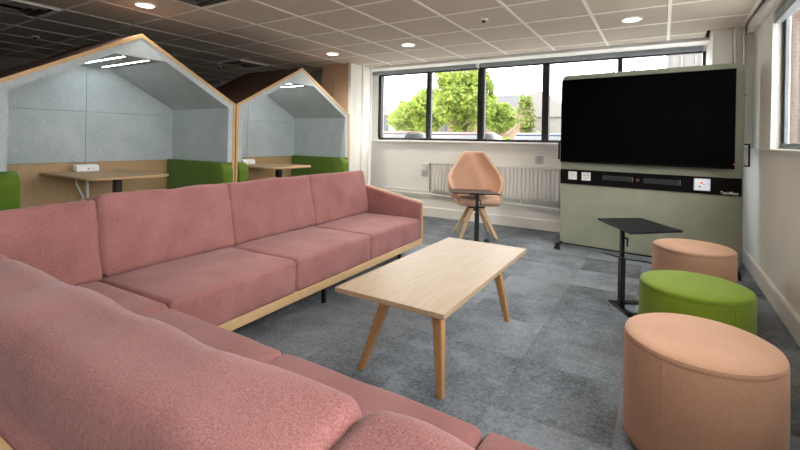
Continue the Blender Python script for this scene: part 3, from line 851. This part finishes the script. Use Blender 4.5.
def building(name_label, x0, x1, y0, y1, h, ridge, wallm, roofm, ax='x', wins=(), cat='building'):
    b = thing('distant_building', name_label, cat, ((x0 + x1) / 2, (y0 + y1) / 2, GZ))
    t = B(); box(t, x0, x1, y0, y1, GZ, h); obj('wall', t, wallm, b)
    if ridge:
        t = B()
        if ax == 'x': prism(t, [(y0 - .2, h), (y1 + .2, h), ((y0 + y1) / 2, ridge)], x0 - .2, x1 + .2, 'x')
        else: prism(t, [(x0 - .2, h), (x1 + .2, h), ((x0 + x1) / 2, ridge)], y0 - .2, y1 + .2, 'y')
        obj('roof', t, roofm, b)
    for (wx, wz, w, hh) in wins:
        t = B(); box(t, wx, wx + w, y0 - .05, y0, wz, wz + hh); obj('window', t, 'carglass', b)
building('pale low building at the left of the window view', -19.5, -14.5, 25.8, 31, 3.6, None, 'clad', 'clad', wins=((-17.2, 1.2, .4, 1.9), (-15.6, 1.0, .5, 1.6)))
building('sandy building behind the left trees', -14.3, -8.5, 27, 32, 3.4, None, 'stone', 'roofslate', wins=((-13.2, 1.2, .5, 1.6), (-12.0, 1.2, .6, 1.4)))
building('white hall with a pitched roof seen past the small tree', -11.2, -5.2, 34, 44, 3.3, 5.4, 'clad', 'clad', ax='y')
building('slate roofed house behind the bushy tree', -18.6, -12.2, 40, 48, 3.6, 6.2, 'stone', 'roofslate', ax='x')
bq = thing('ribbed_building', 'pale ribbed building above the right end of the screen', 'building', (1.2, 19, GZ))
t = B(); box(t, .1, 3.2, 18, 24, GZ, 6.3); obj('wall', t, 'clad', bq)
t = B(); box(t, -.2, 3.4, 17.8, 24, 6.3, 6.5); obj('roof', t, 'steel', bq)
for i in range(8):
    t = B(); box(t, .1 + i * .42, .16 + i * .42, 17.93, 18, GZ, 6.3); obj('rib', t, 'steel', bq)

def tree(label, x, y, crown_z, rx, rz, n, mats, trunk_h, leaf=.105, seed=1, holes=.0, lab_name='tree'):
    rnd = random.Random(seed)
    tr = thing('street_tree', label, 'tree', (x, y, GZ), group='trees outside the window')
    t = B(); tube(t, [(x, y, GZ), (x + .03, y, trunk_h * .6), (x, y, trunk_h + rz * .8)], .13 * rx / 1.4 + .02, 10, r1=.03)
    for i in range(7):
        a = rnd.uniform(0, 2 * PI); z0 = trunk_h + rnd.uniform(-.2, rz * .5)
        tube(t, [(x, y, z0), (x + math.cos(a) * rx * .4, y + math.sin(a) * rx * .4, z0 + .4), (x + math.cos(a) * rx * .75, y + math.sin(a) * rx * .75, z0 + .8)], .035, 6, r1=.012)
    obj('trunk', t, 'bark', tr, True)
    t = bmesh.new()
    clumps = []
    for i in range(34):
        while True:
            d = Vector((rnd.uniform(-1, 1), rnd.uniform(-1, 1), rnd.uniform(-1, 1)))
            if .25 < d.length < 1: break
        clumps.append((Vector((x + d.x * rx * .8, y + d.y * rx * .8, crown_z + d.z * rz * .82)), rnd.uniform(.22, .42)))
    for i in range(n):
        c, s = rnd.choice(clumps)
        while True:
            d = Vector((rnd.uniform(-1, 1), rnd.uniform(-1, 1), rnd.uniform(-1, 1)))
            if d.length < 1: break
        p = c + Vector((d.x * s * rx, d.y * s * rx, d.z * s * rz * .8))
        u = Vector((rnd.gauss(0, 1), rnd.gauss(0, 1), rnd.gauss(0, 1))).normalized(); w = u.orthogonal().normalized()
        l = leaf * rnd.uniform(.6, 1.3)
        v4 = [t.verts.new(p + q) for q in (u * l, w * l * .55, -u * l, -w * l * .55)]
        f = t.faces.new(v4); f.material_index = 0 if rnd.random() < .62 else 1
    obj('foliage', t, mats, tr)
tree('broad lime green tree in the left window pane, left of the biggest tree', -9.5, 17.2, 2.55, 1.35, 1.2, 4800, ['leaf_a', 'leaf_b'], 1.1, seed=3)
tree('biggest lime green tree filling the second window pane', -6.95, 15.8, 3.0, 1.45, 1.65, 8500, ['leaf_a', 'leaf_b'], 1.3, seed=5)
tree('bushy green tree in front of the slate roofed house', -7.9, 23.2, 2.75, 1.3, .95, 3000, ['leaf_b', 'leaf_a'], 1.2, seed=8)
tree('slender young tree in the middle of the third window pane', -5.14, 19.1, 2.4, .42, 1.3, 900, ['leaf_b', 'leaf_c'], .9, seed=11, leaf=.08)
tree('sparse brownish tree just left of the television', -3.9, 26.5, 2.1, .8, 1.2, 420, ['leaf_c', 'bark'], 1.0, seed=13, leaf=.09)
tree('low green shrub at the foot of the slender young tree', -5.9, 19.0, 1.2, .45, .35, 420, ['leaf_b', 'leaf_a'], .5, seed=14, leaf=.1)
tree('small yellow-green sapling right of the slender young tree', -4.2, 18.6, 1.45, .34, .55, 330, ['leaf_a', 'leaf_c'], .7, seed=15, leaf=.09)
tree('distant small green tree above the pale low building', -14.0, 23.8, 3.25, .9, .7, 900, ['leaf_b', 'leaf_a'], 1.9, seed=17)

def car(label, x, y, rz, paint):
    c = thing('parked_car', label, 'car', (x, y, GZ), rz, group='parked cars outside')
    t = B()
    prism(t, [(-2.1, .25), (2.1, .25), (2.12, .55), (1.95, .78), (1.05, .92), (-1.6, .95), (-2.05, .9), (-2.15, .6)], -.86, .86, 'y', bevel=.04); obj('body', t, paint, c, True, local=True)
    t = B(); prism(t, [(-1.75, .93), (1.0, .91), (.35, 1.38), (-.2, 1.45), (-1.1, 1.42)], -.76, .76, 'y', bevel=.03); obj('windows', t, 'carglass', c, True, local=True)
    t = B(); prism(t, [(-1.15, 1.40), (.36, 1.37), (-.2, 1.475), (-1.05, 1.46)], -.74, .74, 'y', bevel=.015); obj('roof', t, paint, c, True, local=True)
    for sx in (-1.3, 1.3):
        for sy in (-.8, .8):
            t = B(); tube(t, [(sx, sy - .1, .32), (sx, sy + .1, .32)], .32, 20); obj('wheel', t, 'tyre', c, True, local=True)
for x, y, pm, lab in (
    (-6.76, 11.3, 'car_red', 'red parked car at the left end of the nearer row outside'),
    (-4.66, 11.6, 'car_red', 'red parked car below the biggest tree'),
    (-2.45, 12.0, 'car_blue', 'blue parked car in front of the white hall'),
    (-11.6, 20.2, 'car_silver', 'silver parked car behind the left trees'),
    (-8.7, 20.4, 'car_white', 'white parked car right of the biggest tree'),
    (-4.9, 22.6, 'car_silver', 'silver parked car behind the slender young tree'),
    (-2.6, 20.4, 'car_black', 'dark parked car just left of the television')):
    car(lab, x, y, PI / 2, pm)

# ------------------------------------------------------------------ light
wd = bpy.data.worlds.new('overcast_sky'); sc.world = wd; wd.use_nodes = True
nt = wd.node_tree; bg = nt.nodes['Background']
bg.inputs['Color'].default_value = (1, 1, .99, 1); bg.inputs['Strength'].default_value = 10.0

# ------------------------------------------------------------------ camera (level, slight roll, lens shift keeps verticals upright)
f_, yaw, roll, cy = 429.108, .5481, .01804, 139.724
F = Vector((-math.sin(yaw), math.cos(yaw), 0)); Rr = Vector((math.cos(yaw), math.sin(yaw), 0)); U = Vector((0, 0, 1))
R2 = Rr * math.cos(roll) + U * math.sin(roll); U2 = -Rr * math.sin(roll) + U * math.cos(roll)
cd = bpy.data.cameras.new('camera'); co = bpy.data.objects.new('camera', cd); C.objects.link(co)
mw = Matrix.Identity(4)
for i in range(3):
    mw[i][0], mw[i][1], mw[i][2] = R2[i], U2[i], -F[i]
mw[2][3] = 1.35
co.matrix_world = mw
cd.sensor_width = 36; cd.lens = f_ * 36 / 800; cd.shift_y = -(225 - cy) / 800
cd.clip_start = .02; cd.clip_end = 300
sc.camera = co
vs = sc.view_settings
vs.view_transform = 'Standard'; vs.look = 'None'; vs.gamma = 1; vs.use_curve_mapping = False; vs.exposure = 0.0
sc.cycles.use_denoising = True
sc.cycles.max_bounces = 10; sc.cycles.diffuse_bounces = 6; sc.cycles.transparent_max_bounces = 12
